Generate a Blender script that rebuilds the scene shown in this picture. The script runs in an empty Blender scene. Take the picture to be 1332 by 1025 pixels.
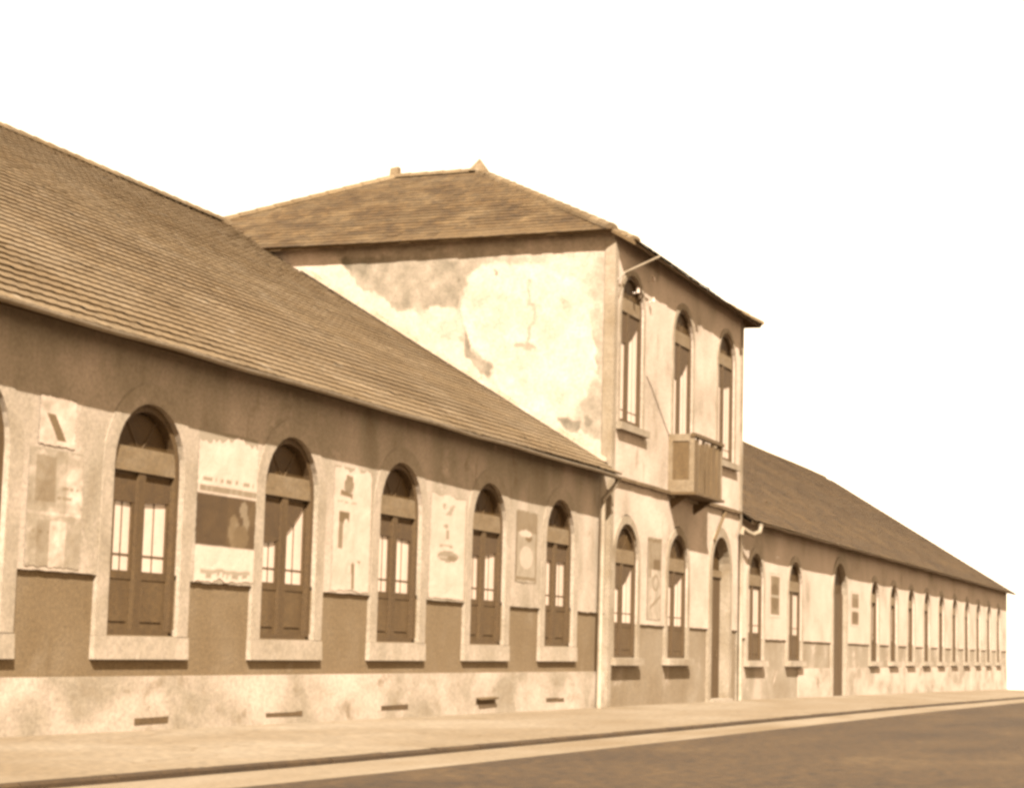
import bpy, math, random
import mathutils
from mathutils import Vector, Matrix
random.seed(7)
sc = bpy.context.scene
col = sc.collection

# ------------------------------------------------------------------ camera, sky, sun, exposure
CAM_F, CAM_CX, CAM_CY = 2471.4, 677.9, 554.2          # focal length and principal point in px of a 1332 x 1025 picture
YAW, PITCH, ROLL = 0.3752, 0.1146, 0.0258
cam_data = bpy.data.cameras.new('camera')
cam = bpy.data.objects.new('camera', cam_data)
col.objects.link(cam)
c_, s_ = math.cos, math.sin
fwd = Vector((c_(YAW)*c_(PITCH), s_(YAW)*c_(PITCH), s_(PITCH)))
right = Vector((s_(YAW), -c_(YAW), 0))
up = right.cross(fwd)
r2 = right*c_(ROLL) + up*s_(ROLL)
u2 = up*c_(ROLL) - right*s_(ROLL)
cam.matrix_world = Matrix(((r2.x, u2.x, -fwd.x, 0), (r2.y, u2.y, -fwd.y, -12.5), (r2.z, u2.z, -fwd.z, 0), (0, 0, 0, 1)))
cam_data.sensor_fit = 'HORIZONTAL'
cam_data.sensor_width = 36
cam_data.lens = CAM_F/1332*36
cam_data.shift_x = (666-CAM_CX)/1332
cam_data.shift_y = (CAM_CY-512.5)/1332
cam_data.clip_start = 0.1
cam_data.clip_end = 6000
sc.camera = cam

SUN_DIR = Vector((1.55, 1.0, -1.75)).normalized()        # the way the light travels
SKY_STRENGTH = 0.076
SKY_TINT = (1.22, 0.98, 0.69)          # a sepia print: one channel of the sky, tinted
SUN_STRENGTH = 5.0
EXPOSURE = 2.1
sun_el = math.asin(-SUN_DIR.z)
sun_az = math.atan2(-SUN_DIR.x, -SUN_DIR.y)            # clockwise from +Y
world = bpy.data.worlds.new('World')
sc.world = world
world.use_nodes = True
wn, wl = world.node_tree.nodes, world.node_tree.links
wn.clear()
sky = wn.new('ShaderNodeTexSky')
sky.sky_type = 'NISHITA'
sky.sun_disc = False
sky.sun_elevation = sun_el
sky.sun_rotation = sun_az
sky.dust_density = 0.0
sky.air_density = 1.0
# the sky keeps its horizon brightness below the horizon, where the street dips out of sight
tc = wn.new('ShaderNodeTexCoord')
sx, cx = wn.new('ShaderNodeSeparateXYZ'), wn.new('ShaderNodeCombineXYZ')
mxz = wn.new('ShaderNodeMath'); mxz.operation = 'MAXIMUM'; mxz.inputs[1].default_value = .02
wl.new(tc.outputs['Generated'], sx.inputs[0])
wl.new(sx.outputs[0], cx.inputs[0]); wl.new(sx.outputs[1], cx.inputs[1])
wl.new(sx.outputs[2], mxz.inputs[0]); wl.new(mxz.outputs[0], cx.inputs[2])
wl.new(cx.outputs[0], sky.inputs[0])
sep = wn.new('ShaderNodeSeparateColor')
tint = wn.new('ShaderNodeVectorMath'); tint.operation = 'SCALE'
tint.inputs[0].default_value = SKY_TINT
bg = wn.new('ShaderNodeBackground')
bg.inputs['Strength'].default_value = SKY_STRENGTH
wo = wn.new('ShaderNodeOutputWorld')
wl.new(sky.outputs[0], sep.inputs[0])
wl.new(sep.outputs[2], tint.inputs['Scale'])
wl.new(tint.outputs[0], bg.inputs['Color'])
wl.new(bg.outputs[0], wo.inputs[0])
sd = bpy.data.lights.new('sun', 'SUN')
sd.energy = SUN_STRENGTH
sd.angle = math.radians(0.6)
sd.color = (1.0, 0.96, 0.89)
sun = bpy.data.objects.new('sun', sd)
sun.rotation_euler = SUN_DIR.to_track_quat('-Z', 'Y').to_euler()
sun.location = (0, -20, 30)
col.objects.link(sun)
vs = sc.view_settings
vs.view_transform = 'Standard'
vs.look = 'None'
vs.exposure = EXPOSURE
vs.gamma = 1
vs.use_curve_mapping = False
sc.render.engine = 'CYCLES'
sc.cycles.filter_width = 3.3
sc.cycles.max_bounces = 5

# ------------------------------------------------------------------ helpers
TONES = [(-.4, (.0250, .0122, .0030)), (0.0, (.0550, .0288, .0082)), (.2, (.0790, .0458, .0168)), (.4, (.1045, .0650, .0285)), (.6, (.139, .0965, .0545)),
         (.8, (.192, .146, .096)), (1.0, (.385, .288, .215))]










def tone(t):
    t = max(-.4, min(1.0, t))
    for (a, ca), (b, cb) in zip(TONES, TONES[1:]):
        if t <= b:
            k = (t-a)/(b-a)
            return tuple(x+(y-x)*k for x, y in zip(ca, cb))
    return TONES[-1][1]


def rgba(t):
    return tone(t) + (1.0,)


def material(name, stops, scale=1.0, stretch=(1, 1, 1), detail=6, grain=.14, grain_scale=20, bump=.25, bump_scale=25,
             rough=.9, patch=None, attr=None, spec=.3, distortion=.3, white=False, cracks=None):
    """stops: [(pos, tone)] over a big noise; patch: (tone, scale, lo, hi, stretch) a second stain; attr: corner colour that multiplies"""
    m = bpy.data.materials.new(name)
    m.use_nodes = True
    n, l = m.node_tree.nodes, m.node_tree.links
    b = n['Principled BSDF']
    b.inputs['Roughness'].default_value = rough
    b.inputs['Specular IOR Level'].default_value = spec
    geo = n.new('ShaderNodeNewGeometry')

    def noise(sc_, det, st=(1, 1, 1), dist=0.0, ro=.6):
        mp = n.new('ShaderNodeMapping')
        mp.inputs['Scale'].default_value = st
        l.new(geo.outputs['Position'], mp.inputs['Vector'])
        t = n.new('ShaderNodeTexNoise')
        t.inputs['Scale'].default_value = sc_
        t.inputs['Detail'].default_value = det
        t.inputs['Roughness'].default_value = ro
        t.inputs['Distortion'].default_value = dist
        l.new(mp.outputs[0], t.inputs['Vector'])
        return t.outputs['Fac']
    base = noise(scale, detail, stretch, distortion)
    ramp = n.new('ShaderNodeValToRGB')
    els = ramp.color_ramp.elements
    els[0].position, els[0].color = stops[0][0], rgba(stops[0][1])
    els[1].position, els[1].color = stops[-1][0], rgba(stops[-1][1])
    for p, t in stops[1:-1]:
        e = els.new(p)
        e.color = rgba(t)
    l.new(base, ramp.inputs[0])
    if white:                                            # the colour layer alone gives the colour
        els[0].color = (.93, .92, .90, 1)
        els[1].color = (1, 1, 1, 1)
    out = ramp.outputs[0]
    for pt in (patch if isinstance(patch, list) else [patch] if patch else []):
        t_, s__, lo, hi, st = pt
        mr = n.new('ShaderNodeMapRange')
        mr.inputs['From Min'].default_value = lo
        mr.inputs['From Max'].default_value = hi
        l.new(noise(s__, 7, st, .4, .65), mr.inputs['Value'])
        mx = n.new('ShaderNodeMix'); mx.data_type = 'RGBA'
        l.new(mr.outputs[0], mx.inputs['Factor'])
        l.new(out, mx.inputs['A'])
        mx.inputs['B'].default_value = rgba(t_)
        out = mx.outputs['Result']
    if attr:
        a = n.new('ShaderNodeVertexColor'); a.layer_name = attr
        mx = n.new('ShaderNodeMix'); mx.data_type = 'RGBA'; mx.blend_type = 'MULTIPLY'
        mx.inputs['Factor'].default_value = 1
        l.new(out, mx.inputs['A']); l.new(a.outputs['Color'], mx.inputs['B'])
        out = mx.outputs['Result']
    if cracks:
        sc_, w_, t_ = cracks
        vo = n.new('ShaderNodeTexVoronoi'); vo.feature = 'DISTANCE_TO_EDGE'
        vo.inputs['Scale'].default_value = sc_
        va = n.new('ShaderNodeVectorMath'); va.operation = 'ADD'
        nv = n.new('ShaderNodeTexNoise'); nv.inputs['Scale'].default_value = 3; nv.inputs['Detail'].default_value = 4
        vs_ = n.new('ShaderNodeVectorMath'); vs_.operation = 'SCALE'; vs_.inputs['Scale'].default_value = .5
        l.new(geo.outputs['Position'], nv.inputs['Vector'])
        l.new(nv.outputs['Color'], vs_.inputs[0])
        l.new(geo.outputs['Position'], va.inputs[0]); l.new(vs_.outputs[0], va.inputs[1])
        l.new(va.outputs[0], vo.inputs['Vector'])
        mr = n.new('ShaderNodeMapRange')
        mr.inputs['From Min'].default_value = 0
        mr.inputs['From Max'].default_value = w_
        mr.inputs['To Min'].default_value = .7
        mr.inputs['To Max'].default_value = 0
        l.new(vo.outputs['Distance'], mr.inputs['Value'])
        mx = n.new('ShaderNodeMix'); mx.data_type = 'RGBA'
        l.new(mr.outputs[0], mx.inputs['Factor'])
        l.new(out, mx.inputs['A'])
        mx.inputs['B'].default_value = rgba(t_)
        out = mx.outputs['Result']
    if grain:
        mr = n.new('ShaderNodeMapRange')
        mr.inputs['From Min'].default_value = .3
        mr.inputs['From Max'].default_value = .7
        mr.inputs['To Min'].default_value = 1-grain*1.6
        mr.inputs['To Max'].default_value = 1+grain
        l.new(noise(grain_scale, 3), mr.inputs['Value'])
        vm = n.new('ShaderNodeVectorMath'); vm.operation = 'SCALE'
        l.new(out, vm.inputs[0]); l.new(mr.outputs[0], vm.inputs['Scale'])
        out = vm.outputs[0]
    l.new(out, b.inputs['Base Color'])
    if bump:
        bp = n.new('ShaderNodeBump')
        bp.inputs['Strength'].default_value = bump
        bp.inputs['Distance'].default_value = .03
        l.new(noise(bump_scale, 5), bp.inputs['Height'])
        l.new(bp.outputs[0], b.inputs['Normal'])
    return m


def print_material(name):
    """flat print: the colour comes from the sheet's own colour layer"""
    m = material(name, [(.3, .97), (.7, 1.0)], scale=3, grain=.06, grain_scale=30, bump=.1, attr='print', white=True)
    return m


M = {}
M['plaster'] = material('faded lime plaster', [(.28, .66), (.42, .80), (.55, .86), (.70, .93)], scale=.75, stretch=(1, 1, .55), patch=[(.50, 1.7, .60, .72, (1, 1, .5)), (.95, .9, .58, .70, (1, 1, 1)), (.56, 1.0, .60, .74, (3.5, 3.5, .3)), (.40, 5, .70, .77, (1, 1, 1))])
M['eave_plaster'] = M['plaster']
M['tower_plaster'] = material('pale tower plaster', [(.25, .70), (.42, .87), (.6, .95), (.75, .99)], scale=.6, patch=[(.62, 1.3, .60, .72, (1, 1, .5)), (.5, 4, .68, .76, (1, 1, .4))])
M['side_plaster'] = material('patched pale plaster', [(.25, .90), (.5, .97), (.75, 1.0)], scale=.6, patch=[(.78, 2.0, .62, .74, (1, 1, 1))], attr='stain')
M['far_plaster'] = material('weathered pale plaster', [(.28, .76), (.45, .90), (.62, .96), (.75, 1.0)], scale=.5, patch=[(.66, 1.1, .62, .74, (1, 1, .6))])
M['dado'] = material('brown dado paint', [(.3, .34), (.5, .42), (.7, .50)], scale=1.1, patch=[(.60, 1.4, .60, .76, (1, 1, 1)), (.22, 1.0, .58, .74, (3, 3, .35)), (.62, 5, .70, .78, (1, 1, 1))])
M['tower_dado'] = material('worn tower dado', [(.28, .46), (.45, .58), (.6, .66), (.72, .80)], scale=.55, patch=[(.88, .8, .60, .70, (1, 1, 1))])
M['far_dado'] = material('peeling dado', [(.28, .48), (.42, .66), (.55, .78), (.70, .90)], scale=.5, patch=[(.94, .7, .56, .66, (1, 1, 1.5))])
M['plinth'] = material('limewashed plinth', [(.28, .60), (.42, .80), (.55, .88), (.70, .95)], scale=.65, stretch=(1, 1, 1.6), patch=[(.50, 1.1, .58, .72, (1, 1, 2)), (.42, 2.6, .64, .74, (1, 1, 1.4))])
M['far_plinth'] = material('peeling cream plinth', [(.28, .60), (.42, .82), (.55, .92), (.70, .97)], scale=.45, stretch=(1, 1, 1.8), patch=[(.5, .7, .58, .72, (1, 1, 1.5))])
M['stone'] = material('pale dressed stone', [(.3, .74), (.5, .82), (.7, .87)], scale=1.6, bump=.15, patch=[(.58, 2.5, .64, .78, (1, 1, 1))])
M['tower_stone'] = material('pale tower stone', [(.3, .56), (.5, .72), (.7, .84)], scale=1.3, bump=.3)
M['wood'] = material('dark brown wood', [(.3, -.12), (.5, -.03), (.7, .06)], scale=2.2, stretch=(2.5, 2.5, .4), rough=.75, bump=.2)
M['panel_wood'] = material('brown panelled wood', [(.3, -.06), (.5, .04), (.7, .12)], scale=2.5, stretch=(2, 2, .6), rough=.75, bump=.2)
M['transom_wood'] = material('grey weathered wood', [(.3, .34), (.5, .44), (.7, .54)], scale=2, stretch=(1, 1, 3), rough=.8)
M['white_pane'] = material('whitewashed glass', [(.3, .95), (.6, 1.0)], scale=2, grain=.04, rough=.35, bump=.03, spec=.5)
M['dark_pane'] = material('dusty dark glass', [(.3, -.3), (.6, -.1), (.75, .1)], scale=1.5, grain=.1, rough=.65, bump=.02, spec=.15)
M['pane_shade'] = material('dark cloth', [(.3, -.15), (.6, -.02)], scale=3, rough=1)  # dark colour standing in for shade across the panes
M['tile'] = material('clay roof tile', [(.25, .20), (.45, .34), (.6, .45), (.75, .60)], scale=.55, attr='tone', grain=.2, grain_scale=22, bump=.3, patch=[(.72, 2.2, .60, .74, (1, 1, 1)), (.22, .8, .58, .75, (1, 1, 1))])
M['tower_tile'] = material('old mottled roof tile', [(.25, -.2), (.42, .0), (.55, .14), (.72, .36)], scale=1.2, attr='tone', grain=.25, grain_scale=9, bump=.3, patch=[(.36, 3.0, .60, .72, (1, 1, 1)), (-.2, 1.6, .58, .72, (1, 1, 1))])
M['far_tile'] = material('dark old roof tile', [(.25, -.28), (.42, -.14), (.55, -.02), (.72, .14)], scale=.6, attr='tone', grain=.25, grain_scale=6, bump=.3, patch=[(.3, 1.4, .64, .76, (1, 1, 1)), (-.3, .8, .58, .72, (1, 1, 1))])
M['roof_deck'] = material('roof boarding', [(.3, .10), (.7, .2)], scale=2)
M['metal'] = material('pale zinc', [(.3, .62), (.6, .8)], scale=2, rough=.55, bump=.05)
M['rust'] = material('rusty iron', [(.3, .14), (.7, .3)], scale=5, rough=.8)
M['porcelain'] = material('white porcelain', [(.3, .97), (.6, 1)], scale=2, rough=.2, grain=0, bump=0)
M['course'] = material('weathered moulding', [(.3, .0), (.7, .25)], scale=2)
M['balcony_wood'] = material('weathered balcony boards', [(.3, .04), (.5, .2), (.7, .4)], scale=1.6, stretch=(3, 3, .5))
M['balcony_rail'] = material('pale balcony trim', [(.3, .45), (.7, .65)], scale=2)
M['pavement'] = material('worn cement pavement', [(.28, .46), (.45, .58), (.6, .66), (.72, .74)], scale=.5, stretch=(.5, 1, 1), bump=.35, grain=.2, grain_scale=11, cracks=(.42, .012, .3), patch=[(.56, 1.0, .62, .75, (.4, 1, 1))])
M['kerb'] = material('dark kerb granite', [(.3, -.4), (.5, -.32), (.7, -.15)], scale=1.3, bump=.4)
M['dust'] = material('sandy gutter dust', [(.3, .46), (.5, .62), (.7, .72)], scale=.7, stretch=(.4, 1.4, 1), bump=.4, grain=.14, grain_scale=18)
M['road'] = material('dark asphalt', [(.25, -.4), (.42, -.26), (.6, -.10), (.75, .1)], scale=.6, stretch=(.35, 1, 1), bump=.5, bump_scale=20, grain=.36, grain_scale=8, cracks=(.3, .014, -.4), patch=[(-.32, .5, .60, .72, (.25, 1, 1)), (.16, .8, .62, .75, (.25, 1, 1))])
M['earth'] = material('dry earth', [(.3, .3), (.7, .45)], scale=.2)
M['print'] = print_material('printed paper')
M['vent_dark'] = material('dark vent iron', [(.3, -.1), (.7, .15)], scale=4)
M['mortar'] = material('mortar fillet', [(.3, .6), (.7, .85)], scale=2)


class MB:
    def __init__(self):
        self.v, self.f = [], []

    def quad(self, a, b, c, d):
        i = len(self.v)
        self.v += [tuple(a), tuple(b), tuple(c), tuple(d)]
        self.f.append((i, i+1, i+2, i+3))

    def poly(self, pts):
        i = len(self.v)
        self.v += [tuple(p) for p in pts]
        self.f.append(tuple(range(i, i+len(pts))))

    def box(self, x0, x1, y0, y1, z0, z1, j=0.0):
        i = len(self.v)
        r = (lambda: random.uniform(-j, j)) if j else (lambda: 0)
        self.v += [(x+r(), y+r(), z+r()) for z in (z0, z1) for y in (y0, y1) for x in (x0, x1)]
        self.f += [tuple(i+k for k in q) for q in ((0, 2, 3, 1), (4, 5, 7, 6), (0, 1, 5, 4), (2, 6, 7, 3), (0, 4, 6, 2), (1, 3, 7, 5))]
        return self

    def tube(self, pts, rad, n=7, cap=True):
        pts = [Vector(p) for p in pts]
        base = len(self.v)
        for k, p in enumerate(pts):
            d = (pts[min(k+1, len(pts)-1)] - pts[max(k-1, 0)]).normalized()
            a = d.cross(Vector((0, 0, 1)))
            if a.length < 1e-3:
                a = d.cross(Vector((0, 1, 0)))
            a.normalize()
            b = d.cross(a)
            for q in range(n):
                t = 2*math.pi*q/n
                self.v.append(tuple(p + a*math.cos(t)*rad + b*math.sin(t)*rad))
        for k in range(len(pts)-1):
            for q in range(n):
                i, j = base+k*n+q, base+k*n+(q+1) % n
                self.f.append((i, j, j+n, i+n))
        if cap:
            self.f.append(tuple(base+q for q in range(n)))
            self.f.append(tuple(base+(len(pts)-1)*n+q for q in reversed(range(n))))
        return self

    def ring(self, inner, outer, y0, y1, closed=False):
        """a flat band between two outlines (lists of x, z), front at y0, back at y1"""
        n = len(inner)
        for k in range(n if closed else n-1):
            a, b = k, (k+1) % n
            (ax, az), (bx, bz), (cx, cz), (dx, dz) = inner[a], inner[b], outer[b], outer[a]
            self.quad((ax, y0, az), (bx, y0, bz), (cx, y0, cz), (dx, y0, dz))
            self.quad((ax, y0, az), (ax, y1, az), (bx, y1, bz), (bx, y0, bz))
            self.quad((dx, y0, dz), (cx, y0, cz), (cx, y1, cz), (dx, y1, dz))
        if not closed:
            for k in (0, n-1):
                (ax, az), (dx, dz) = inner[k], outer[k]
                self.quad((ax, y0, az), (dx, y0, dz), (dx, y1, dz), (ax, y1, az))
        return self

    def mesh(self, name, mat, smooth=False):
        me = bpy.data.meshes.new(name)
        me.from_pydata(self.v, [], self.f)
        me.materials.append(mat)
        if smooth:
            for p in me.polygons:
                p.use_smooth = True
        me.validate()
        me.update()
        return me

    def build(self, name, mat, parent=None, smooth=False, loc=None):
        return put(name, self.mesh(name, mat, smooth), parent, loc)


def put(name, me, parent=None, loc=None):
    o = bpy.data.objects.new(name, me)
    col.objects.link(o)
    if parent:
        o.parent = parent
    if loc:
        o.location = loc
    return o


def tag(o, label=None, cat=None, group=None, kind=None):
    for k, v in (('label', label), ('category', cat), ('group', group), ('kind', kind)):
        if v:
            o[k] = v
    return o


def empty(name, label, cat, group=None):
    o = bpy.data.objects.new(name, None)
    col.objects.link(o)
    return tag(o, label, cat, group)


def lerp(x, pts):
    if x <= pts[0][0]:
        return pts[0][1]
    for (a, va), (b, vb) in zip(pts, pts[1:]):
        if x <= b:
            return va+(vb-va)*(x-a)/(b-a)
    return pts[-1][1]


GZ = [(-400, -1.0), (-10, -1.0), (12, -1.06), (17, -1.105), (26, -1.15), (36, -1.195), (47, -1.24), (60, -1.325), (80, -1.45), (101, -1.61),
      (115, -1.9), (160, -3.6), (300, -9.5), (700, -24), (3000, -60)]


def gz(x):
    return lerp(x, GZ)


# ------------------------------------------------------------------ ground, road, pavement
def strip(name, mat, y0, y1, dz0, dz1, xs):
    m = MB()
    for a, b in zip(xs, xs[1:]):
        m.quad((a, y1, gz(a)+dz1), (b, y1, gz(b)+dz1), (b, y0, gz(b)+dz0), (a, y0, gz(a)+dz0))
    o = m.build(name, mat)
    return tag(o, kind='structure')


XS = [-60+2*i for i in range(90)] + [120+10*i for i in range(20)]
KY = -3.95
strip('ground', M['earth'], -600, 600, -.16, -.16, [-400, -200, -100, -60] + XS[1:] + [400, 500, 700, 1000, 2000, 3000])
strip('pavement', M['pavement'], .3, KY+.0, 0, -.03, XS)
strip('gutter', M['dust'], KY-.09, KY-.95, -.088, -.104, XS)
strip('road', M['road'], KY-.95, -30, -.101, -.101, XS)
kerb = MB().box(-60, 130, KY-.09, KY-.03, -1.9, -1.88).build('kerb', M['kerb'])
tag(kerb, kind='structure')
for k in range(78):
    x0 = 8+k*1.25
    m = MB()
    h0, h1 = gz(x0)-.028+random.uniform(-.006, .006), gz(x0+1.24)-.028+random.uniform(-.006, .006)
    j = random.uniform(-.012, .012)
    i = len(m.v)
    for (x, h) in ((x0, h0), (x0+1.232, h1)):
        m.v += [(x, KY+.0, h-.3), (x, KY+.0, h), (x, KY-.06+j, h), (x, KY-.085+j, h-.02), (x, KY-.09+j, h-.3)]
    m.f += [(q, q+1, q+6, q+5) for q in range(4)] + [(0, 4, 3, 2, 1), (5, 6, 7, 8, 9)]
    m.build('kerb_stone', M['kerb'], kerb)


# ------------------------------------------------------------------ windows
def arch(l, w, z0, zs, n=14):
    """outline of an arched opening from bottom left over the arch to bottom right"""
    r = w/2
    pts = [(l, z0)] + [(l+r-r*math.cos(math.pi*k/n), zs+r*math.sin(math.pi*k/n)) for k in range(n+1)] + [(l+w, z0)]
    return pts


def rough(pts, j):
    return [(x+random.uniform(-j, j), z+random.uniform(-j, j)) for x, z in pts]


def fill_arch(m, l, w, z0, zs, y, n=14):
    pts = arch(l, w, z0, zs, n)
    m.poly([(x, y, z) for x, z in pts])
    return m


def window_kit(W, H, low, sill, trim, trim_w=.24, transom=True, stone='stone', mid_f=.48, dep=1.0):
    """meshes of one window, origin at the lower left corner of the opening on the wall face; H: height of the spring line"""
    kit = []

    def add(name, mb, mat):
        kit.append((name, mb.mesh(name, M[mat])))
    fr = MB().ring(arch(.09, W-.18, .05, H), arch(0, W, 0, H), .065, .19)
    fr.box(.09, W-.09, .07, .19, 0, .06)
    kit.append(('window', fr.mesh('window', M['wood'])))
    sm = MB().ring(rough(arch(-.003, W+.006, -.01, H), .004), rough(arch(-trim_w, W+2*trim_w, -.01, H, 14), .008), -trim, .075)
    add('surround', sm, stone)
    if sill == 'block':
        add('sill', MB().box(-trim_w-.012, W+trim_w+.014, -.022, .07, -.29, -.012, .006), stone)
    else:
        add('sill', MB().box(-.2, W+.2, -.13, .07, -.16, -.012, .006), stone)
    zt = H-.04
    if transom:
        add('transom', MB().box(.09, W-.09, .075, .20, zt-.02, zt+.27), 'transom_wood')
        zp = zt-.02
    else:
        zp = H
    mid = W*mid_f
    add('post', MB().box(mid-.07, mid+.09, .09, .20, .06, zp), 'wood')
    for s in (0, 1):
        a, b = (.09, mid-.07) if s == 0 else (mid+.09, W-.09)
        sl, sr = (.17 if mid_f > .45 else .05, .05) if s == 0 else (.045, .05)
        o_ = [(a, .06), (a, zp), (b, zp), (b, .06)]
        lf = MB()
        lf.ring([(a+sl, low), (a+sl, zp-.08), (b-sr, zp-.08), (b-sr, low)], [(a, low-.1), (a, zp), (b, zp), (b, low-.1)], .135, .19, closed=True)
        add('leaf', lf, 'wood')
        add('pane', MB().box(a+.04, b-.04, .162, .172, low-.01, zp-.07), 'white_pane')
        mu = MB().box((a+sl+b-sr)/2-.008, (a+sl+b-sr)/2+.008, .152, .166, low, zp-.08)
        mu.box(a+sl, b-sr, .153, .167, low+.18, low+.20)
        add('glazing_bar', mu, 'wood')
        if low > .3:
            pn = MB().box(a, b, .145, .185, .06, low-.1)
            pn.box(a+.08, b-.08, .13, .15, .16, low-.2)
            add('panel', pn, 'panel_wood')
    if transom:
        fl = MB()
        r = W/2-.1
        fl.poly([(W/2-r*math.cos(math.pi*k/14), .17, zt+.26+max(0, (r*math.sin(math.pi*k/14)+.04-.27))) for k in range(15)])
        add('fanlight', fl, 'dark_pane')
        fb = MB()
        for t in (60, 120):
            t = math.radians(t)
            fb.tube([(W/2+.05*math.cos(t), .165, zt+.25), (W/2+r*math.cos(t), .165, H+r*math.sin(t))], .012, 5)
        add('fanlight_bar', fb, 'wood')
    for nm, me in kit:
        if nm not in ('surround', 'sill'):
            for v in me.vertices:
                v.co.y *= dep
    return kit


def place_kit(kit, parent, loc, extra=()):
    root = put('window', kit[0][1], parent, loc)
    for n, me in kit[1:]:
        put(n, me, root)
    for n, me in extra:
        put(n, me, root)
    return root


def shade_sheet(W, H, za, zb, bow=.2, x1=None, y=.130):
    """a dark sheet imitating the shade on the panes, with a sagging edge: za at the left, zb at the right"""
    m = MB()
    n = 12
    x0, x1 = .1, (x1 or W-.1)
    for k in range(n):
        t0, t1 = k/n, (k+1)/n
        f = lambda t: za+(zb-za)*t**2.2 - bow*math.sin(math.pi*t)*.5
        a, b = x0+(x1-x0)*t0, x0+(x1-x0)*t1
        m.quad((a, y, f(t0)), (b, y, f(t1)), (b, y, H-.05), (a, y, H-.05))
        m.quad((a, y+.002, H-.05), (b, y+.002, H-.05), (b, y+.002, f(t1)), (a, y+.002, f(t0)))
    return ('shade_sheet', m.mesh('shade_sheet', M['pane_shade']))


def wall_sheet(name, mat, parent, x0, x1, zb, zt, ops, y, depth=.2, lip=True):
    """a wall face with arched or square openings, their reveals and the lower lip"""
    m = MB()
    ops = sorted(ops)
    cx = x0
    step = 1.2

    def rag(x):
        return zb + (.012*mathutils.noise.noise(Vector((x*6.3, zb*9, 1.7))) + .010*mathutils.noise.noise(Vector((x*19.0, 4.1, zb))) if lip else 0)

    def plain(a, b):
        n = max(1, int((b-a)/(.12 if lip and a < 60 else step)))
        for k in range(n):
            p, q = a+(b-a)*k/n, a+(b-a)*(k+1)/n
            zp_, zq = rag(p), rag(q)
            m.quad((p, y, zp_), (q, y, zq), (q, y, zt), (p, y, zt))
            if lip:
                m.quad((p, y, zp_), (p, y+depth, zp_), (q, y+depth, zq), (q, y, zq))
    for (l, w, z0, zs, arched) in ops:
        plain(cx, l)
        if z0 > zb:
            m.quad((l, y, zb), (l+w, y, zb), (l+w, y, z0), (l, y, z0))
            m.quad((l, y, z0), (l+w, y, z0), (l+w, y+depth, z0), (l, y+depth, z0))
        zl = max(z0, zb)
        if arched:
            pts = arch(l, w, zl, zs)
            for (ax, az), (bx, bz) in zip(pts[1:], pts[2:-1]):
                m.quad((ax, y, az), (bx, y, bz), (bx, y, zt), (ax, y, zt))
            for (ax, az), (bx, bz) in zip(pts, pts[1:]):
                m.quad((ax, y, az), (ax, y+depth, az), (bx, y+depth, bz), (bx, y, bz))
        elif zs < zt:
            m.quad((l, y, zs), (l+w, y, zs), (l+w, y, zt), (l, y, zt))
            m.quad((l, y, zl), (l, y+depth, zl), (l, y+depth, zs), (l, y, zs))
            m.quad((l+w, y, zs), (l+w, y+depth, zs), (l+w, y+depth, zl), (l+w, y, zl))
        else:
            m.quad((l, y, zl), (l, y+depth, zl), (l, y+depth, zt), (l, y, zt))
            m.quad((l+w, y, zt), (l+w, y+depth, zt), (l+w, y+depth, zl), (l+w, y, zl))
        cx = l+w
    plain(cx, x1)
    return m.build(name, mat, parent)


# ------------------------------------------------------------------ roofs
TW, TE, TL, TT = .24, .25, .31, .032      # tile width, exposed length, length, lip


def tile_shape():
    """local: x across, u up the slope, h off the slope; 16 triangles"""
    prof = [(0, .004), (.22, .0), (.5, .001), (.78, .005), (1.0, .004)]
    v = [(p*TW, 0, TT+h) for p, h in prof] + [(p*TW, TL, h+.004) for p, h in prof] + [(p*TW, 0.004, h*.3) for p, h in prof]
    f = [(i, i+1, i+6, i+5) for i in range(4)] + [(10+i, 11+i, 1+i, i) for i in range(4)]
    return v, f


TV, TF = tile_shape()


def set_tone(me, values):
    """values: one tone factor per face"""
    a = me.color_attributes.new('tone', 'FLOAT_COLOR', 'CORNER')
    buf = []
    for p in me.polygons:
        t = values[p.index]
        buf += [t, t, t, 1.0]*p.loop_total
    a.data.foreach_set('color', buf)


VARIANTS = []
for k in range(8):
    me = bpy.data.meshes.new('tile')
    me.from_pydata(TV, [], TF)
    me.materials.append(M['tile'])
    t = .93+.02*k
    set_tone(me, [t]*8)
    VARIANTS.append(me)


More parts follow.
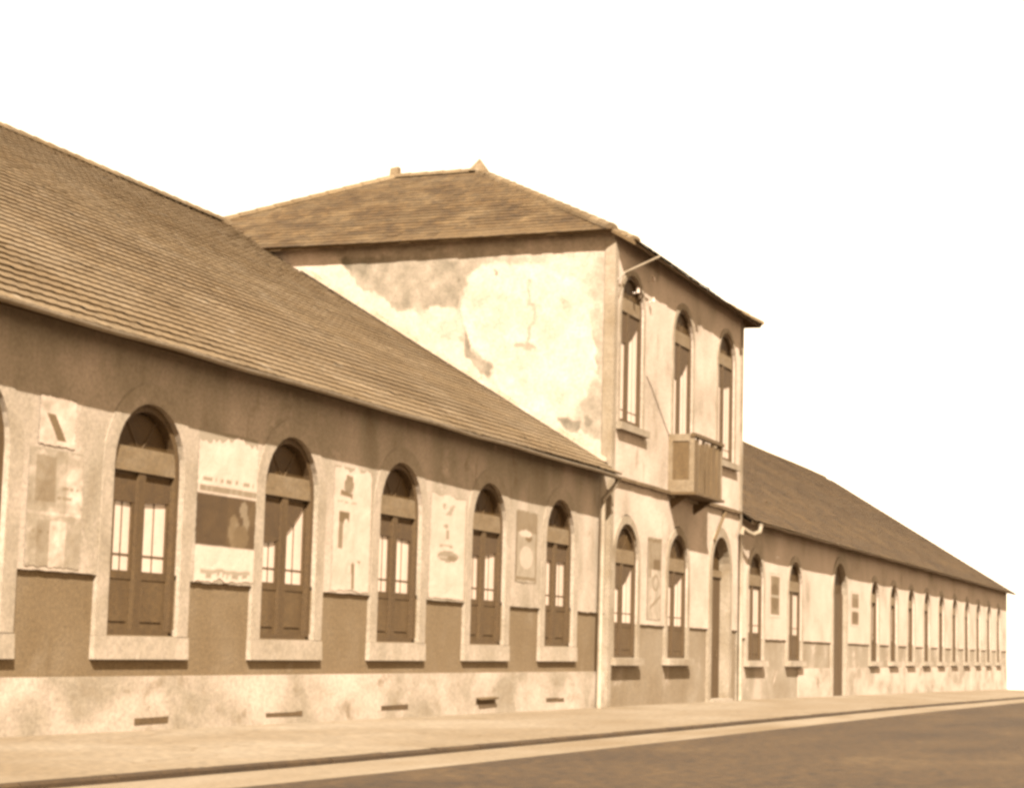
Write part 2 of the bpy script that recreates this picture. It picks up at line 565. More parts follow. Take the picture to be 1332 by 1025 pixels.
def roof_face(roof, origin, across, upslope, inside, nx, nr, singles=0, key=None, lip=1.0, spread=.07, mat='tile', wave=1.0):
    """lays tile courses on a sloping face; the nearest ones become single tile objects, the rest one joined part"""
    A, U = Vector(across).normalized(), Vector(upslope).normalized()
    N = A.cross(U)
    if N.z < 0:
        N = -N
    O = Vector(origin)
    rest = MB()
    tones = []
    cells = []
    for r in range(nr):
        for c in range(nx):
            p = O + A*(c*TW) + U*(r*TE)
            q = p + A*(TW/2) + U*(TE/2)
            if inside(q):
                cells.append((key(q) if key else 0, r, c, p))
    if singles:
        cells.sort(key=lambda t: t[0])
    row_tone = [random.uniform(.9, 1.08) for _ in range(nr)]
    for k, (_, r, c, p) in enumerate(cells):
        p = p + N*random.uniform(0, .005) + U*random.uniform(-.010, .010) + N*wave*(.010*math.sin(c*.13+r*.2) + .025*math.sin(c*.047-r*.11+2))
        if random.random() < .012:                        # a slipped tile
            p = p - U*random.uniform(.03, .09) + N*.008
        if k < singles:
            o = put('tile', random.choice(VARIANTS), roof)
            rot = Matrix((A, U, N)).transposed().to_4x4()
            o.matrix_local = Matrix.Translation(p) @ rot
        else:
            i = len(rest.v)
            rest.v += [tuple(p + A*x + U*u + N*h*lip) for x, u, h in TV]
            rest.f += [tuple(i+q for q in f) for f in TF]
            tones += [random.uniform(1-spread, 1+spread)*row_tone[r]]*len(TF)
    me = rest.mesh('tile_courses', M[mat])
    set_tone(me, tones)
    o = put('tile_courses', me, roof)
    o['kind'] = 'stuff'
    return o


def ridge_tiles(roof, a, b, rad=.13, step=.45):
    a, b = Vector(a), Vector(b)
    n = max(1, int((b-a).length/step))
    d = (b-a)/n
    for k in range(n):
        p, q = a+d*k, a+d*(k+1.08)
        m = MB()
        dd = d.normalized()
        s = dd.cross(Vector((0, 0, 1))).normalized()
        u = s.cross(dd)
        if u.z < 0:
            u = -u
        ring0, ring1 = [], []
        for t in range(6):
            g = math.pi*t/5
            off = s*math.cos(g) + u*math.sin(g)*.8
            ring0.append(p+off*(rad+.012)); ring1.append(q+off*(rad-.01))
        for t in range(5):
            m.quad(ring0[t], ring0[t+1], ring1[t+1], ring1[t])
        m.poly(ring0)
        me = m.mesh('ridge_tile', M['tile'])
        set_tone(me, [random.uniform(.85, 1.15)]*len(me.polygons))
        put('ridge_tile', me, roof)


# ------------------------------------------------------------------ left wing
W = 1.54
EY, EZ = -.35, 3.45           # eave edge of the long wings
RY, RZ = 9.2, 9.22            # ridge
main = empty('factory_wing', 'long low wing in front with posters between tall arched windows and a broad tiled roof', 'building')
main_l = [11.70, 15.28, 18.82, 22.42, 26.00, 29.61, 33.17]
MX0, MX1 = 7.5, 36.62
wall_sheet('front_wall', M['plaster'], main, MX0, MX1, .68, 3.55, [(l, W, 0, 2.0, True) for l in main_l], 0, .3)
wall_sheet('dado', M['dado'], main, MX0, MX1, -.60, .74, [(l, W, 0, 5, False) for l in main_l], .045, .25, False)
m = MB().box(MX0, MX1, -.035, .05, -2.0, -.485)
pl = m.build('plinth', M['plinth'], main)
bw_ = MB()
bw_.quad((MX0, .31, -2), (MX0, 18.4, -2), (MX0, 18.4, 3.5), (MX0, .31, 3.5))
bw_.poly([(MX0, .05, 3.5), (MX0, 18.35, 3.5), (MX0, RY, RZ-.12)])
bw_.quad((MX0, 18.4, -2), (MX1, 18.4, -2), (MX1, 18.4, 3.55), (MX0, 18.4, 3.55))
bw_.build('rear_wall', M['plaster'], main)
kitA = window_kit(W, 2.0, .76, 'block', .010)
shade = {18.82: shade_sheet(W, 1.95, 1.58, 1.62, .02), 22.42: shade_sheet(W, 1.95, 1.30, 1.94, .10), 26.0: shade_sheet(W, 1.95, 1.62, 1.58, .0), 29.61: shade_sheet(W, 1.95, 1.52, 1.6, .05), 33.17: shade_sheet(W, 1.95, 1.62, 1.6, .05)}  # added dark sheets imitate the shade high on the panes
for l in main_l:
    place_kit(kitA, main, (l, 0, 0), [shade[l]] if l in shade else [])
# roof
slope = Vector((0, RY-EY, RZ-EZ))
deck = MB()
dn = Vector((0, -(RZ-EZ), RY-EY)).normalized()*.10
MXD = 36.3
for (ya, za, yb, zb_) in ((EY, EZ, RY, RZ), (18.9, EZ, RY, RZ)):
    deck.quad((MX0-.3, ya, za-.0), (MXD, ya, za-.0), (MXD, yb, zb_), (MX0-.3, yb, zb_))
    deck.quad((MX0-.3, ya, za-.09), (MXD, ya, za-.09), (MXD, yb, zb_-.12), (MX0-.3, yb, zb_-.12))
    deck.quad((MX0-.3, ya, za-.09), (MXD, ya, za-.09), (MXD, ya, za), (MX0-.3, ya, za))
roofA = deck.build('roof', M['roof_deck'], main)
CAM = Vector((0, -12.5, 0))


def near_key(q):
    d = q-CAM
    dep = d.dot(fwd)
    x = d.dot(r2)/dep
    return q.z*1.2 + (0 if x > -.29 else 100) + q.x*.25


roof_face(roofA, (MX0-.3, EY-.06, EZ-.02), (1, 0, 0), slope, lambda q: q.y < RY-.05 and q.x < (MX1-.02 if q.y > -.02 else MXD), 123, 46, 300, near_key)
ridge_tiles(roofA, (MX0-.3, RY, RZ+.01), (MX1, RY, RZ+.01), .17)
# eaves soffit, gutter, pipes, vents
g = MB()
def gutter(m, x0, x1, y, z, r=.055, n=6):
    k = int((x1-x0)/1.5)
    for q in range(k):
        a, b = x0+(x1-x0)*q/k, x0+(x1-x0)*(q+1)/k
        da, db = .012*math.sin(a*1.7), .012*math.sin(b*1.7)
        for t in range(n):
            g0, g1 = math.pi+math.pi*t/n, math.pi+math.pi*(t+1)/n
            m.quad((a, y+r*math.cos(g0), z+da+r*math.sin(g0)), (b, y+r*math.cos(g0), z+db+r*math.sin(g0)), (b, y+r*math.cos(g1), z+db+r*math.sin(g1)), (a, y+r*math.cos(g1), z+da+r*math.sin(g1)))
gutter(g, MX0-.3, 36.2, EY-.07, EZ-.03)
g.build('gutter', M['metal'], main)
MB().tube([(36.12, EY-.07, EZ-.08), (36.1, EY+.0, EZ-.22), (36.03, -.13, EZ-.5), (36.02, -.12, 2.3), (36.0, -.12, -1.2)], .05, 8).build('downpipe', M['metal'], main, True)
for (a, b, z) in ((19.45, 20.2, -1.0), (22.63, 23.66, -1.0), (26.19, 27.16, -.99), (29.88, 30.74, -.97), (33.27, 34.22, -.99)):
    v = MB().box(a, b, -.039, -.03, z-.05, z+.03, .006)
    v.build('vent', M['vent_dark'], main)
lip = MB().box(29.9, 30.72, -.12, -.036, -.94, -.90, .01)
lip.build('vent_hood', M['rust'], main)

# ------------------------------------------------------------------ tower block
tower = empty('tower_block', 'two storey plastered block with hipped roof rising between the two low wings', 'building')
TX0, TX1, TYF, TYB = 36.62, 47.0, -.06, 12.6
TZ = 8.56
kitT = window_kit(W, 2.0, .72, 'thin', .02, .17, stone='tower_stone', mid_f=.42, dep=.62)
kitU = window_kit(W, 2.44, .12, 'thin', .02, .12, stone='tower_stone', mid_f=.42, dep=.62)
kitD = window_kit(W, 3.5, .95, 'thin', .02, .14, stone='tower_stone', mid_f=.42, dep=.62)
t_l = [37.0, 40.74]
u_l = [37.10, 44.68]
door = (44.30, 1.62, -3, 1.95, True)
wall_sheet('front_wall', M['tower_plaster'], tower, TX0, TX1, .50, 3.5, [(l, W, -.2, 2.0, True) for l in t_l] + [door], TYF, .3)
wall_sheet('upper_wall', M['tower_plaster'], tower, TX0, TX1, 3.5, TZ, [(l, W, 4.64, 7.08, True) for l in u_l] + [(40.92, W, 3.52, 7.02, True)], TYF, .3, False)
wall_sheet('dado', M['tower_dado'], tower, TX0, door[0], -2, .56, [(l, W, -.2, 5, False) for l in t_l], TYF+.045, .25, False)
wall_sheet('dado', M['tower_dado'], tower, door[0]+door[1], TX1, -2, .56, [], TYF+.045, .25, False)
for k, l in enumerate(t_l):
    place_kit(kitT, tower, (l, TYF, -.2), [shade_sheet(W, 2.0, 1.45, 1.95, .16, y=.078) if k == 0 else shade_sheet(W, 2.0, 1.62, 1.9, .1, y=.078)])
for k, l in enumerate(u_l):
    place_kit(kitU, tower, (l, TYF, 4.64), [shade_sheet(W, 2.4, 1.75 if k == 0 else 1.9, 2.25 if k == 0 else 2.0, .15, y=.078)])
place_kit(kitD, tower, (40.92, TYF, 3.52), [shade_sheet(W, 3.45, 2.65, 3.2, .15, y=.078)])
# street door: deep reveal, plank leaf
dl, dw = door[0], door[1]
dr = MB().ring(arch(dl+.012, dw-.024, -2, 1.95), arch(dl-.22, dw+.44, -2, 1.95), TYF-.03, TYF+.30)
do = dr.build('doorway', M['tower_stone'], tower)
n_pl = 7
for k in range(n_pl):
    a = dl+dw*k/n_pl
    MB().box(a+.006, a+dw/n_pl-.006, TYF+.22, TYF+.26+.008*(k % 2), -1.6, 1.95).build('door_plank', M['wood'], do)
fm = MB()
fill_arch(fm, dl, dw, 1.93, 1.95, TYF+.245)
fm.build('fanlight', M['dark_pane'], do)
MB().box(dl, dl+dw, TYF+.18, TYF+.28, 1.78, 1.95).build('transom', M['transom_wood'], do)
MB().box(dl-.1, dl+dw+.1, TYF-.12, TYF+.5, gz(45)-.2, gz(45)+.06).build('threshold', M['stone'], do)
MB().tube([(dl+1.2, TYF+.24, .0), (dl+1.2, TYF+.18, .0), (dl+1.2, TYF+.18, -.14), (dl+1.2, TYF+.24, -.14)], .014, 6).build('handle', M['rust'], do)
# side wall facing the low roof: painted plaster with fallen patches
import mathutils
def nz(y, z, s, o=0):
    return mathutils.noise.fractal(Vector((y*s+o, z*s, o*1.7)), 1.0, 2.0, 4)
def in_poly(px, pz, poly):
    c = False
    for (ax, az), (bx, bz) in zip(poly, poly[1:]+poly[:1]):
        if (az > pz) != (bz > pz) and px < (bx-ax)*(pz-az)/(bz-az)+ax:
            c = not c
    return c
PATCH = [(3.33, 7.49), (3.42, 6.88), (3.22, 6.27), (2.53, 5.94), (2.59, 5.57), (2.25, 5.03), (1.68, 4.62), (0.98, 4.67), (0.44, 5.06), (0.21, 5.57), (0.46, 6.24),
         (0.56, 7.3), (0.77, 7.58), (1.48, 7.81), (2.48, 7.93), (2.98, 7.88)]       # newer, paler render
BARE = [  # fallen or dirty render: outline in y, z and multiplier
    ([(6.4, 8.19), (5.68, 8.33), (3.36, 8.18), (2.92, 8.05), (3.27, 7.69), (3.45, 7.09), (4.06, 7.18), (4.87, 7.11), (5.64, 7.53)], .50),
    ([(3.36, 6.54), (3.29, 6.07), (2.7, 5.56), (2.55, 5.87), (3.07, 6.13)], .42),
    ([(1.26, 4.58), (0.98, 4.71), (0.56, 4.6), (0.7, 4.37)], .42),
    ([(0.5, 4.7), (0.32, 4.69), (0.32, 4.53), (0.49, 4.53)], .5),
    ([(2.66, 7.77), (2.60, 7.77), (2.60, 7.70), (2.66, 7.70)], .25),
]
CRACKS = [([(1.82, 7.49), (1.75, 6.82), (1.76, 6.35)], .035, .62), ([(2.0, 6.26), (1.72, 6.24)], .05, .5), ([(4.69, 8.24), (3.47, 7.16)], .04, .62),
          ([(4.06, 8.18), (3.34, 7.56)], .03, .75), ([(1.6, 4.55), (0.62, 3.95), (0.2, 3.72)], .05, .6), ([(3.38, 7.5), (3.42, 6.88), (3.26, 6.3)], .03, .72)]
def seg_d(p, q, y, z):
    (ay, az), (by_, bz) = p, q
    L = (by_-ay)**2+(bz-az)**2
    t = max(0, min(1, ((y-ay)*(by_-ay)+(z-az)*(bz-az))/L))
    return math.hypot(y-ay-t*(by_-ay), z-az-t*(bz-az))
import numpy as np
ny, nzz = 300, 140
ya, yb, za, zb_ = TYF, TYB, 3.0, 8.56
sv, sf = [], []
F = np.ones((nzz+1, ny+1))
for j in range(nzz+1):
    for i in range(ny+1):
        u = i/ny
        y = ya+(yb-ya)*(u*.55 if u < .93 else .5115+(u-.93)/.07*.4885); z = za+(zb_-za)*j/nzz
        sv.append((TX0, y, z))
        if y > 7 or (z-3.2) < (y-.2)*.55:
            continue
        yy, zz = y+.16*nz(y, z, 1.3, 1)+.05*nz(y, z, 6, 3), z+.16*nz(y, z, 1.3, 9)+.05*nz(y, z, 6, 13)
        f = .66+.20*nz(y, z, 1.1, 4)+.14*nz(y, z, 4.5, 6)
        if in_poly(yy, zz, PATCH):
            f = .90+.16*nz(y, z, 2.2, 5)+.06*nz(y, z, 7, 1)
        elif (zz-3.9) < (yy-.3)*.66+.35:
            f = .84+.1*nz(y, z, 3, 1)
        for poly, mul in BARE:
            if in_poly(yy, zz, poly):
                f = min(f, mul - .06 + .16*nz(y, z, 3.5, 5) + .10*nz(y, z, 1.0, 2))
        for line, w_, mul in CRACKS:
            d_ = min(seg_d(p, q, yy, zz) for p, q in zip(line, line[1:]))
            if d_ < w_:
                f = min(f, mul+.1*nz(y, z, 8, 2))
        F[j, i] = max(.2, min(1.05, f))
G = F.copy()                                              # soften the edges by one cell
G[1:-1, 1:-1] = (4*F[1:-1, 1:-1]+F[:-2, 1:-1]+F[2:, 1:-1]+F[1:-1, :-2]+F[1:-1, 2:])/8
for k, (x, y, z) in enumerate(sv):
    sv[k] = (TX0+.02*(1-float(G[k//(ny+1), k % (ny+1)])), y, z)
scol = [(f, f**.98, f**1.1, 1) for f in (float(q) for q in G.ravel())]
for j in range(nzz):
    for i in range(ny):
        a = j*(ny+1)+i
        sf.append((a, a+ny+1, a+ny+2, a+1))
me = bpy.data.meshes.new('side_wall')
me.from_pydata(sv, [], sf)
me.materials.append(M['side_plaster'])
at = me.color_attributes.new('stain', 'FLOAT_COLOR', 'POINT')
at.data.foreach_set('color', [c for q in scol for c in q])
put('side_wall', me, tower)
m = MB()
m.quad((TX1, TYF, -2), (TX1, TYB, -2), (TX1, TYB, 8.4), (TX1, TYF, 8.4))
m.quad((TX0, TYB, -2), (TX1, TYB, -2), (TX1, TYB, 8.4), (TX0, TYB, 8.4))
m.quad((TX0, TYF, -2), (TX0, TYB, -2), (TX0, TYB, 3.0), (TX0, TYF, 3.0))
m.build('rear_wall', M['tower_plaster'], tower)
MB().box(TX0-.02, TX0+.2, TYF-.03, TYF+.2, -2, 8.35).build('corner_pilaster', M['tower_stone'], tower)
MB().box(TX1-.2, TX1+.02, TYF-.03, TYF+.2, -2, 8.35).build('corner_pilaster', M['tower_stone'], tower)
# mortar line where the low roof meets the side wall
m = MB()
for k in range(30):
    a, b = k/30*.84, (k+1)/30*.84
    ya_, yb_ = .0+8.6*a, .0+8.6*b
    za_, zb2 = EZ+(ya_-EY)*.603+.075, EZ+(yb_-EY)*.603+.075
    h = .10+.03*math.sin(k*2.1)
    m.quad((TX0-.012, ya_, za_+h), (TX0-.012, yb_, zb2+h), (TX0-.14, yb_, zb2), (TX0-.14, ya_, za_))
m.build('mortar_fillet', M['mortar'], tower)
# string course
for a, b in ((TX0+.22, 40.55), (43.1, TX1-.22)):
    cs = MB()
    n = int((b-a)/.6)
    for k in range(n):
        p, q = a+(b-a)*k/n, a+(b-a)*(k+1)/n
        cs.box(p, q, TYF-.09, TYF+.02, 3.42, 3.50, .006)
    cs.build('string_course', M['course'], tower)
# hipped roof
RX0, RX1, RYF, RYB, REZ, SEZ = 36.34, 47.45, -.42, 13.1, 8.37, 8.56
CY0, CX1 = -.05, 36.86                                     # the front corner is cut off diagonally
APX, AY0, AY1, AZ = 41.8, 5.25, 7.5, 11.42
dk = MB()
corners = [(RX0, CY0, SEZ), (CX1, RYF, REZ), (RX1, RYF, REZ), (RX1, RYB, SEZ), (RX0, RYB, SEZ)]
A0, A1 = (APX, AY0, AZ), (APX, AY1, AZ)
def hip(dz):
    c = [(x, y, z+dz) for x, y, z in corners]
    a0, a1 = (APX, AY0, AZ+dz), (APX, AY1, AZ+dz)
    dk.poly([c[0], c[1], a0]); dk.poly([c[1], c[2], a0]); dk.poly([c[2], c[3], a1, a0]); dk.poly([c[3], c[4], a1]); dk.poly([c[4], c[0], a0, a1])
hip(0)
hip(-.07)
for k in range(5):
    (ax, ay, az), (bx, by, bz) = corners[k], corners[(k+1) % 5]
    dk.quad((ax, ay, az-.07), (bx, by, bz-.07), (bx, by, bz), (ax, ay, az))
roofT = dk.build('roof', M['roof_deck'], tower)
def side_in(q):
    t = (q.z-SEZ)/(AZ-SEZ)
    return CY0+(AY0-CY0)*t-.05 < q.y < RYB+(AY1-RYB)*t+.06 and t < .985
def front_in(q):
    t = (q.z-REZ)/(AZ-REZ)
    return CX1+(APX-CX1)*t-.1 < q.x < RX1+(APX-RX1)*t and t < .985
roof_face(roofT, (RX0-.05, RYB, SEZ-.02), (0, -1, 0), (APX-RX0, 0, AZ-SEZ), side_in, 57, 27, lip=.6, spread=.22, mat='tower_tile')
roof_face(roofT, (RX0, RYF-.05, REZ-.02), (1, 0, 0), (0, AY0-RYF, AZ-REZ), front_in, 48, 27, lip=.6, spread=.22, mat='tower_tile')
for (a, b) in (((RX0+.05, CY0, SEZ+.0), A0), ((CX1, RYF+.02, REZ+.0), A0), ((RX1, RYF, REZ+.0), A0), ((RX0, RYB, SEZ+.0), A1), ((RX1, RYB, SEZ+.0), A1), (A0, A1)):
    a, b = Vector(a), Vector(b)
    ridge_tiles(roofT, a, b, .15)
f1 = MB()
i = 0
f1.v += [(APX-.2, AY0-.25, AZ), (APX+.2, AY0-.25, AZ), (APX+.2, AY0+.2, AZ+.02), (APX-.2, AY0+.2, AZ+.02), (APX, AY0-.02, AZ+.36)]
f1.f += [(0, 1, 4), (1, 2, 4), (2, 3, 4), (3, 0, 4)]
fo = f1.mesh('finial', M['tile']); set_tone(fo, [1.0]*4); put('finial', fo, roofT)
f2 = MB().box(APX-.09, APX+.09, AY1-.12, AY1+.12, AZ-.1, AZ+.27, .02).mesh('finial', M['tile'])
set_tone(f2, [1.1]*6); put('finial', f2, roofT)
# balcony
bx0, bx1, by = 40.62, 42.98, -.68
bal = MB().box(bx0-.04, bx1+.04, by-.04, TYF+.02, 3.42, 3.48).build('balcony', M['course'], tower)
nb = 10
for k in range(nb):
    a = bx0+(bx1-bx0)*k/nb
    MB().box(a+.04, a+(bx1-bx0)/nb-.04, by+.02+.012*(k % 2), by+.05, 3.47, 4.66+.06*math.sin(k*2.3), .012).build('board', M['balcony_wood'], bal)
MB().box(bx0-.03, bx1+.03, by-.02, by+.09, 4.72, 4.80).build('top_rail', M['course'], bal)
for x in (bx0, bx1-.06):
    m = MB()
    m.ring([(by+.13, 3.75), (by+.13, 4.62), (TYF-.1, 4.62), (TYF-.1, 3.75)], [(by+.02, 3.47), (by+.02, 4.78), (TYF, 4.78), (TYF, 3.47)], 0, .06, closed=True)
    m.v = [(x+yv, xv, zv) for xv, yv, zv in m.v]
    m.build('side_frame', M['balcony_rail'], bal)
    MB().box(x+.02, x+.045, by+.1, TYF-.08, 3.6, 4.65).build('side_panel', M['balcony_wood'], bal)
for x in (bx0+.2, bx1-.3):
    m = MB()
    m.v += [(x, TYF, 3.42), (x, by+.18, 3.42), (x, TYF, 3.12), (x+.08, TYF, 3.42), (x+.08, by+.18, 3.42), (x+.08, TYF, 3.12)]
    m.f += [(0, 1, 2), (3, 5, 4), (0, 3, 4, 1), (1, 4, 5, 2), (0, 2, 5, 3)]
    m.build('bracket', M['course'], bal)
# diagonal stay under the string course beside the door
MB().tube([(45.3, TYF-.05, 3.38), (44.35, TYF-.05, 2.62)], .04, 6).build('stay', M['rust'], tower)
MB().tube([(46.72, TYF-.09, 2.95), (46.74, TYF-.09, 2.0), (46.76, TYF-.09, gz(46.8))], .045, 8).build('downpipe', M['metal'], tower, True)

# ------------------------------------------------------------------ far wing
far = empty('factory_wing', 'long far wing running away beyond the two storey block with a tall dark doorway', 'building')
FX0, FX1 = 47.0, 100.7
FEZ, FRZ = 3.30, 9.2
kitF = window_kit(1.58, 2.0, .72, 'thin', .02, .18, mid_f=.42, dep=.62)
kitG = window_kit(1.35, 2.05, .72, 'thin', .02, .18)
far_a = [48.05, 52.53]
far_b = [64.45+3.58*k for k in range(10)]
fdoor = (58.40, 1.95, -3, 1.85, True)
wall_sheet('front_wall', M['far_plaster'], far, FX0, FX1, .32, 3.4, [(l, 1.58, -.24, 1.76, True) for l in far_a] + [fdoor] + [(l, 1.35, -.24, 1.81, True) for l in far_b], 0, .3)
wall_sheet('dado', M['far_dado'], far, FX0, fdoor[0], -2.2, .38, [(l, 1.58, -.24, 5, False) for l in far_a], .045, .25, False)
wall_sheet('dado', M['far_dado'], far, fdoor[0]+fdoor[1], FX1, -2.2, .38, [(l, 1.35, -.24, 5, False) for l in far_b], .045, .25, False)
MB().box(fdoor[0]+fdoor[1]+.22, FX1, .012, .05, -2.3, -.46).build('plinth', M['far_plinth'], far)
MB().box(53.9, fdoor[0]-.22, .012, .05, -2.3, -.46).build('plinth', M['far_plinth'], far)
for l in far_a:
    place_kit(kitF, far, (l, 0, -.24))
for l in far_b:
    place_kit(kitG, far, (l, 0, -.24))
dl, dw = fdoor[0], fdoor[1]
do = MB().ring(arch(dl+.012, dw-.024, -2.2, 1.85), arch(dl-.2, dw+.4, -2.2, 1.85), -.03, .45).build('doorway', M['stone'], far)
for k in range(7):
    a = dl+dw*k/7
    MB().box(a+.006, a+dw/7-.006, .10, .14+.008*(k % 2), -1.6, 1.85).build('door_plank', M['wood'], do)
fm = MB(); fill_arch(fm, dl, dw, 1.83, 1.85, .13); fm.build('fanlight', M['dark_pane'], do)
m = MB()
m.quad((FX1, 0, -2.5), (FX1, 18.4, -2.5), (FX1, 18.4, 3.3), (FX1, 0, 3.3))
m.poly([(FX1, 0, 3.3), (FX1, 18.4, 3.3), (FX1, RY, FRZ-.15)])
m.quad((FX0, 18.4, -2.5), (FX1, 18.4, -2.5), (FX1, 18.4, 3.4), (FX0, 18.4, 3.4))
m.build('rear_wall', M['far_plaster'], far)
deck = MB()
for (ya, yb) in ((EY, RY), (18.9, RY)):
    for dz, de in ((0, 0), (-.1, -.12)):
        deck.quad((FX0, ya, FEZ+dz), (FX1+.35, ya, FEZ+dz), (FX1+.35, yb, FRZ+de), (FX0, yb, FRZ+de))
    deck.quad((FX0, ya, FEZ-.1), (FX1+.35, ya, FEZ-.1), (FX1+.35, ya, FEZ), (FX0, ya, FEZ))
    deck.quad((FX1+.35, ya, FEZ-.1), (FX1+.35, yb, FRZ-.12), (FX1+.35, yb, FRZ), (FX1+.35, ya, FEZ))
roofF = deck.build('roof', M['roof_deck'], far)
roof_face(roofF, (FX0+.02, EY-.06, FEZ-.02), (1, 0, 0), (0, RY-EY, FRZ-FEZ), lambda q: q.y < RY-.05, 225, 46, lip=.6, spread=.2, mat='far_tile', wave=.3)
m = MB()
m.tube([(FX0+k*1.8, RY, FRZ+.02+.012*math.sin(k*.8)) for k in range(30)], .10, 7)
ro = m.mesh('ridge_capping', M['tile']); set_tone(ro, [.95]*len(ro.polygons)); put('ridge_capping', ro, roofF)
g = MB()
gutter(g, FX0+.5, FX1+.3, EY-.09, FEZ-.05)
g.build('gutter', M['rust'], far)
MB().tube([(47.6, EY-.09, FEZ-.08), (47.45, EY-.09, FEZ-.28), (47.2, EY+.02, FEZ-.36), (46.95, -.25, FEZ-.3), (46.80, -.17, FEZ-.22), (46.72, -.15, 2.9)], .06, 8).build('gutter_elbow', M['metal'], far, True)

# ------------------------------------------------------------------ posters
def poster(name, label, x0, x1, z0, z1, paint, y=-.006, nx=44, nzv=70, ragged=.01, tear=.03, group='posters pasted on the factory walls'):
    v, f, cs = [], [], []
    for j in range(nzv+1):
        for i in range(nx+1):
            u, w = i/nx, j/nzv
            x = x0+(x1-x0)*u; z = z0+(z1-z0)*w
            if i in (0, nx): x += random.uniform(-ragged, ragged)
            if j in (0, nzv): z += random.uniform(-ragged, ragged)
            z -= tear*(.5+1.3*mathutils.noise.noise(Vector((u*7+x0, x0*3.1, .3)))+.7*mathutils.noise.noise(Vector((u*19, x0, 2.3))))*w**7
            z += tear*.5*(mathutils.noise.noise(Vector((u*6+x0*2, 7.7, .3))))*(1-w)**9
            v.append((x-x0, -.002*abs(nz(x, z, 3, 4))*3, z-z0))
            t = paint(u, w)
            cs.append(tone(t)+(1,))
    for j in range(nzv):
        for i in range(nx):
            a = j*(nx+1)+i
            f.append((a, a+1, a+nx+2, a+nx+1))
    # a back sheet closes the paper
    b = len(v)
    v += [(0, .005, 0), (x1-x0, .005, 0), (x1-x0, .005, z1-z0), (0, .005, z1-z0)]
    f.append((b+3, b+2, b+1, b))
    cs += [tone(.8)+(1,)]*4
    me = bpy.data.meshes.new(name)
    me.from_pydata(v, [], f)
    me.materials.append(M['print'])
    at = me.color_attributes.new('print', 'FLOAT_COLOR', 'POINT')
    at.data.foreach_set('color', [c for q in cs for c in q])
    o = put(name, me, None, (x0, y, z0))
    return tag(o, label, 'poster', group)


def ell(u, w, cu, cw, a, b):
    return ((u-cu)/a)**2+((w-cw)/b)**2 < 1


def text_line(u, w, w0, w1, u0, u1, seed, dens=.55, cell=.035):
    if w0 < w < w1 and u0 < u < u1:
        return mathutils.noise.cell(Vector((int(u/cell)*1.37+seed, seed*3.1, .5))) > 1-2*dens
    return False


def p_faded(u, w):
    t = .80+.12*nz(u*2, w*4, 1.2, 11)+.08*nz(u*8, w*14, 1, 3)
    if .12 < u < .5 and .55 < w < .95: t -= .16
    if .2 < u < .72 and w < .40: t += .10 if u > .42 else -.08
    if u > .7 and w > .45: t += .08
    if .43 < w < .46: t += .07
    if text_line(u, w, .66, .70, .55, .92, 4): t -= .2
    if text_line(u, w, .58, .61, .5, .95, 9): t -= .2
    if text_line(u, w, .28, .31, .1, .45, 5): t -= .15
    return t


def p_scrap(u, w):
    t = .92+.1*nz(u*3, w*3, 1, 7)
    if abs((u-.35)-(.55-w)*.65) < .12 and .1 < w < .62: t = .33
    return t


def p_film(u, w):
    # white head with printed lines, a dark picture with a pale standing figure, white foot
    if w > .585:
        t = .95+.05*nz(u*4, w*6, 1, 3)
        if text_line(u, w, .665, .70, .08, .95, 2, .7): t = .70
        if .595 < w < .635 and u > .03: t = .62+.1*(mathutils.noise.cell(Vector((int(u*24)*1.3, 1, 4))) > 0)
        return t
    if w > .24:
        t = -.10+.12*nz(u*4, w*7, 1, 2)
        if u > .5: t += .12
        v = (w-.24)/.345
        if ell(u, v, .79, .76, .07, .16): t = .60
        if ell(u, v, .84, .52, .05, .16): t = .58
        if ell(u, v, .63, .30, .09, .34): t = .42+.1*nz(u*9, w*9, 1, 1)
        if ell(u, v, .76, .22, .13, .24): t = .30
        return t
    t = .96+.03*nz(u*5, w*8, 1, 5)
    if .055 < w < .075 and .1 < u < .95: t = .80
    if text_line(u, w, .025, .045, .2, .9, 6, .6): t = .74
    return t


def p_figures(u, w):
    t = .93+.05*nz(u*3, w*6, 1, 8)
    if ell(u, w, .38, .86, .13, .07) : t = .56+.15*nz(u*9, w*9, 2, 1)
    if ell(u, w, .40, .93, .10, .03): t = .5
    if abs(w-.795+.04*u) < .02 and .18 < u < .5: t = .40
    if text_line(u, w, .70, .715, .1, .7, 3): t = .78
    if .15 < u < .42 and .52 < w < .64: t = .30
    if .15 < u < .36 and .33 < w < .55: t = .55
    if ell(u, w, .35, .45, .10, .13) or ell(u, w, .4, .30, .16, .12): t = .92
    if ell(u, w, .55, .18, .045, .05) or (abs(u-.57) < .025 and .0 < w < .22): t = .46
    if ell(u, w, .72, .24, .04, .012): t = .62
    return t


GLYPH = [(.50, .93, 'V'), (.50, .70, 'i'), (.50, .60, 'o')]


def p_letters(u, w):
    t = .93+.04*nz(u*3, w*6, 1, 12)
    # faded brush characters down the middle, then a smudged round emblem
    if .80 < w < .92 and abs(abs(u-.50)-(w-.80)*1.2) < .06 and u > .34 and nz(u*6, w*9, 1, 3) > -.25: t = .80
    if ell(u, w, .44, .70, .08, .018): t = .76
    if abs(u-.48-.1*(w-.6)) < .045 and .575 < w < .66: t = .72
    if ell(u, w, .46, .505, .20, .022) and not ell(u, w, .46, .49, .13, .018): t = .74
    if ell(u, w, .52, .41, .30, .055): t = .70+.1*nz(u*7, w*9, 1, 3)
    if ell(u, w, .64, .395, .15, .028): t = .52
    if ell(u, w, .38, .40, .14, .014): t = .86
    return t


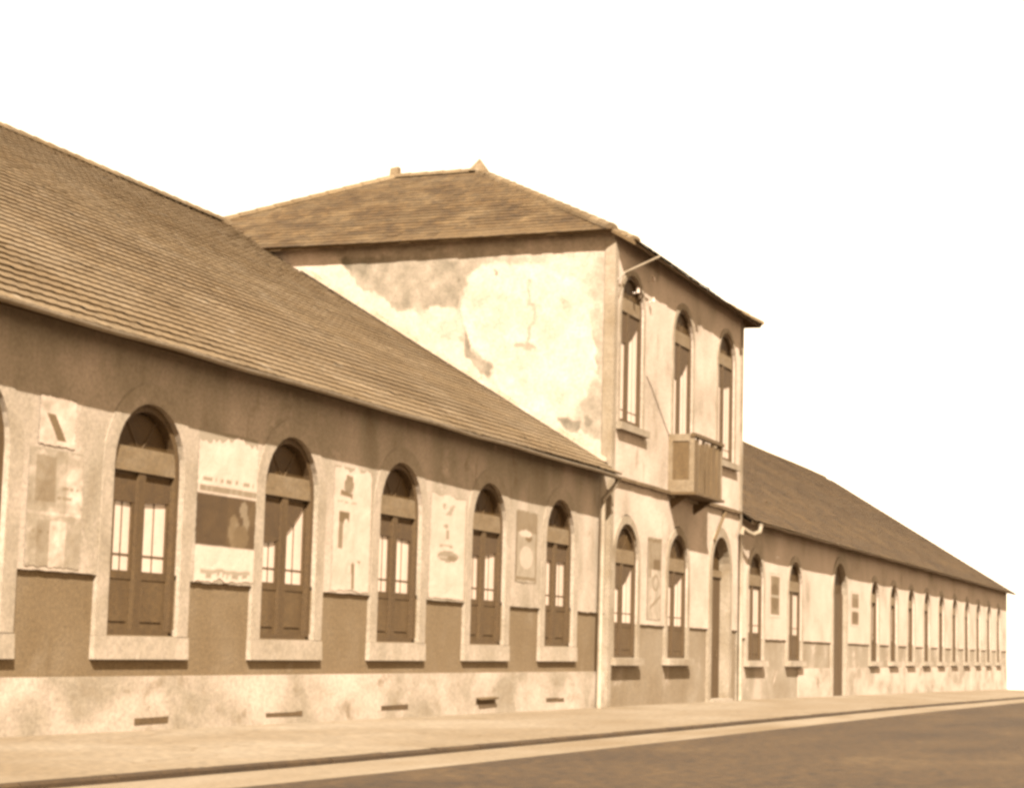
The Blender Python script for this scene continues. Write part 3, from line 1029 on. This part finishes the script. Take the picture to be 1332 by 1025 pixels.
def p_grey(u, w):
    t = .56+.08*nz(u*4, w*6, 1, 6)
    if w < .70: t = .78+.08*nz(u*4, w*5, 1, 1)
    if u < .06 or u > .94: t = .46
    if ell(u, w, .6, .62, .16, .05): t = .36
    if ell(u, w, .45, .68, .3, .05): t = .92
    if ell(u, w, .5, .35, .32, .16): t = .88
    if abs(w-.06) < .025: t = .48
    return t


def p_tower(u, w):
    t = .84+.08*nz(u*4, w*9, 1, 4)
    if w > .95: t = .45
    elif w > .60: t = .62+.1*nz(u*6, w*9, 1, 2)
    if .42 < u < .92 and .60 < w < .74: t = .22
    if abs(u-.2) < .05 and w > .5: t = .55
    if ell(u, w, .6, .45, .25, .10) and not ell(u, w, .6, .45, .17, .07): t = .62
    if abs(w-(.1+.2*u)) < .02 and u > .2: t = .6
    if u < .06 or u > .95: t = min(t, .66)
    return t


def p_two(u, w):
    t = .93
    if .12 < u < .88 and .06 < w < .95:
        t = .46+.1*nz(u*3, w*5, 1, 3)
        if ell(u, w, .5, .62, .3, .14): t = .24
        if ell(u, w, .5, .33, .28, .15): t = .26
        if abs(w-.48) < .03: t = .78
    return t


def p_two_b(u, w):
    t = .93
    if .1 < u < .9 and .05 < w < .95:
        t = .42+.08*nz(u*3, w*5, 1, 8)
        if abs(w-.48) < .06: t = .88
        if ell(u, w, .5, .27, .34, .16): t = .24
        if w > .8: t = .55
    return t


poster('poster', 'tall faded patchwork poster on the wall at the far left of the photo', 17.18, 18.20, .72, 2.02, p_faded)
poster('poster', 'small pale paper scrap crossed by a dark slanting stroke, above the faded poster', 17.32, 18.0, 2.06, 2.62, p_scrap, y=-.010)
poster('poster', 'broad poster with a dark picture and pale figure between second and third arched windows', 20.68, 22.18, .70, 2.62, p_film, tear=.16)
poster('poster', 'white poster with small dark sketches and a thin black figure', 24.44, 25.66, .72, 2.52, p_figures, tear=.08)
poster('poster', 'white paper strip with faded vertical lettering over a blurred emblem', 27.86, 29.28, .72, 2.40, p_letters)
poster('poster', 'narrow grey poster with pale centre, left of the window nearest the downpipe', 31.62, 32.66, 1.12, 2.42, p_grey)
poster('poster', 'poster with a small black square between the ground floor windows of the two storey block', 39.22, 40.22, .62, 2.40, p_tower, y=-.068)
poster('poster', 'dark two figure poster between the first windows of the far wing', 50.28, 51.6, .92, 2.12, p_two)
poster('poster', 'dark two part poster right of the tall dark doorway', 61.1, 62.5, .88, 2.0, p_two_b)

# ------------------------------------------------------------------ insulators and cables
br = empty('insulator_bracket', 'thin iron bracket with white insulators under the corner eave', 'bracket')
MB().tube([(36.75, TYF-.03, 7.55), (36.85, -.2, 7.72), (38.25, -.52, 8.33)], .022, 6).build('rod', M['metal'], br)
MB().tube([(36.9, TYF-.02, 7.25), (36.85, -.2, 7.72)], .018, 6).build('stay', M['metal'], br)
for (x, z) in ((38.93, 7.95), (38.93, 7.50), (37.85, 7.50)):
    m = MB()
    m.tube([(x, TYF, z-.02), (x, TYF-.10, z-.02), (x, TYF-.12, z)], .012, 5)
    m.tube([(x, TYF-.12, z-.02), (x, TYF-.12, z+.02), (x, TYF-.12, z+.05), (x, TYF-.12, z+.09)], .035, 8)
    m.build('insulator', M['porcelain'], br, True)
cb = MB().tube([(38.9, TYF-.012, 5.85), (39.3, TYF-.016, 5.62), (39.9, TYF-.016, 5.22), (40.62, TYF-.02, 4.74)], .008, 5).build('cable', M['rust'])
tag(cb, 'thin dark cable slanting down the upper wall to the balcony', 'cable')
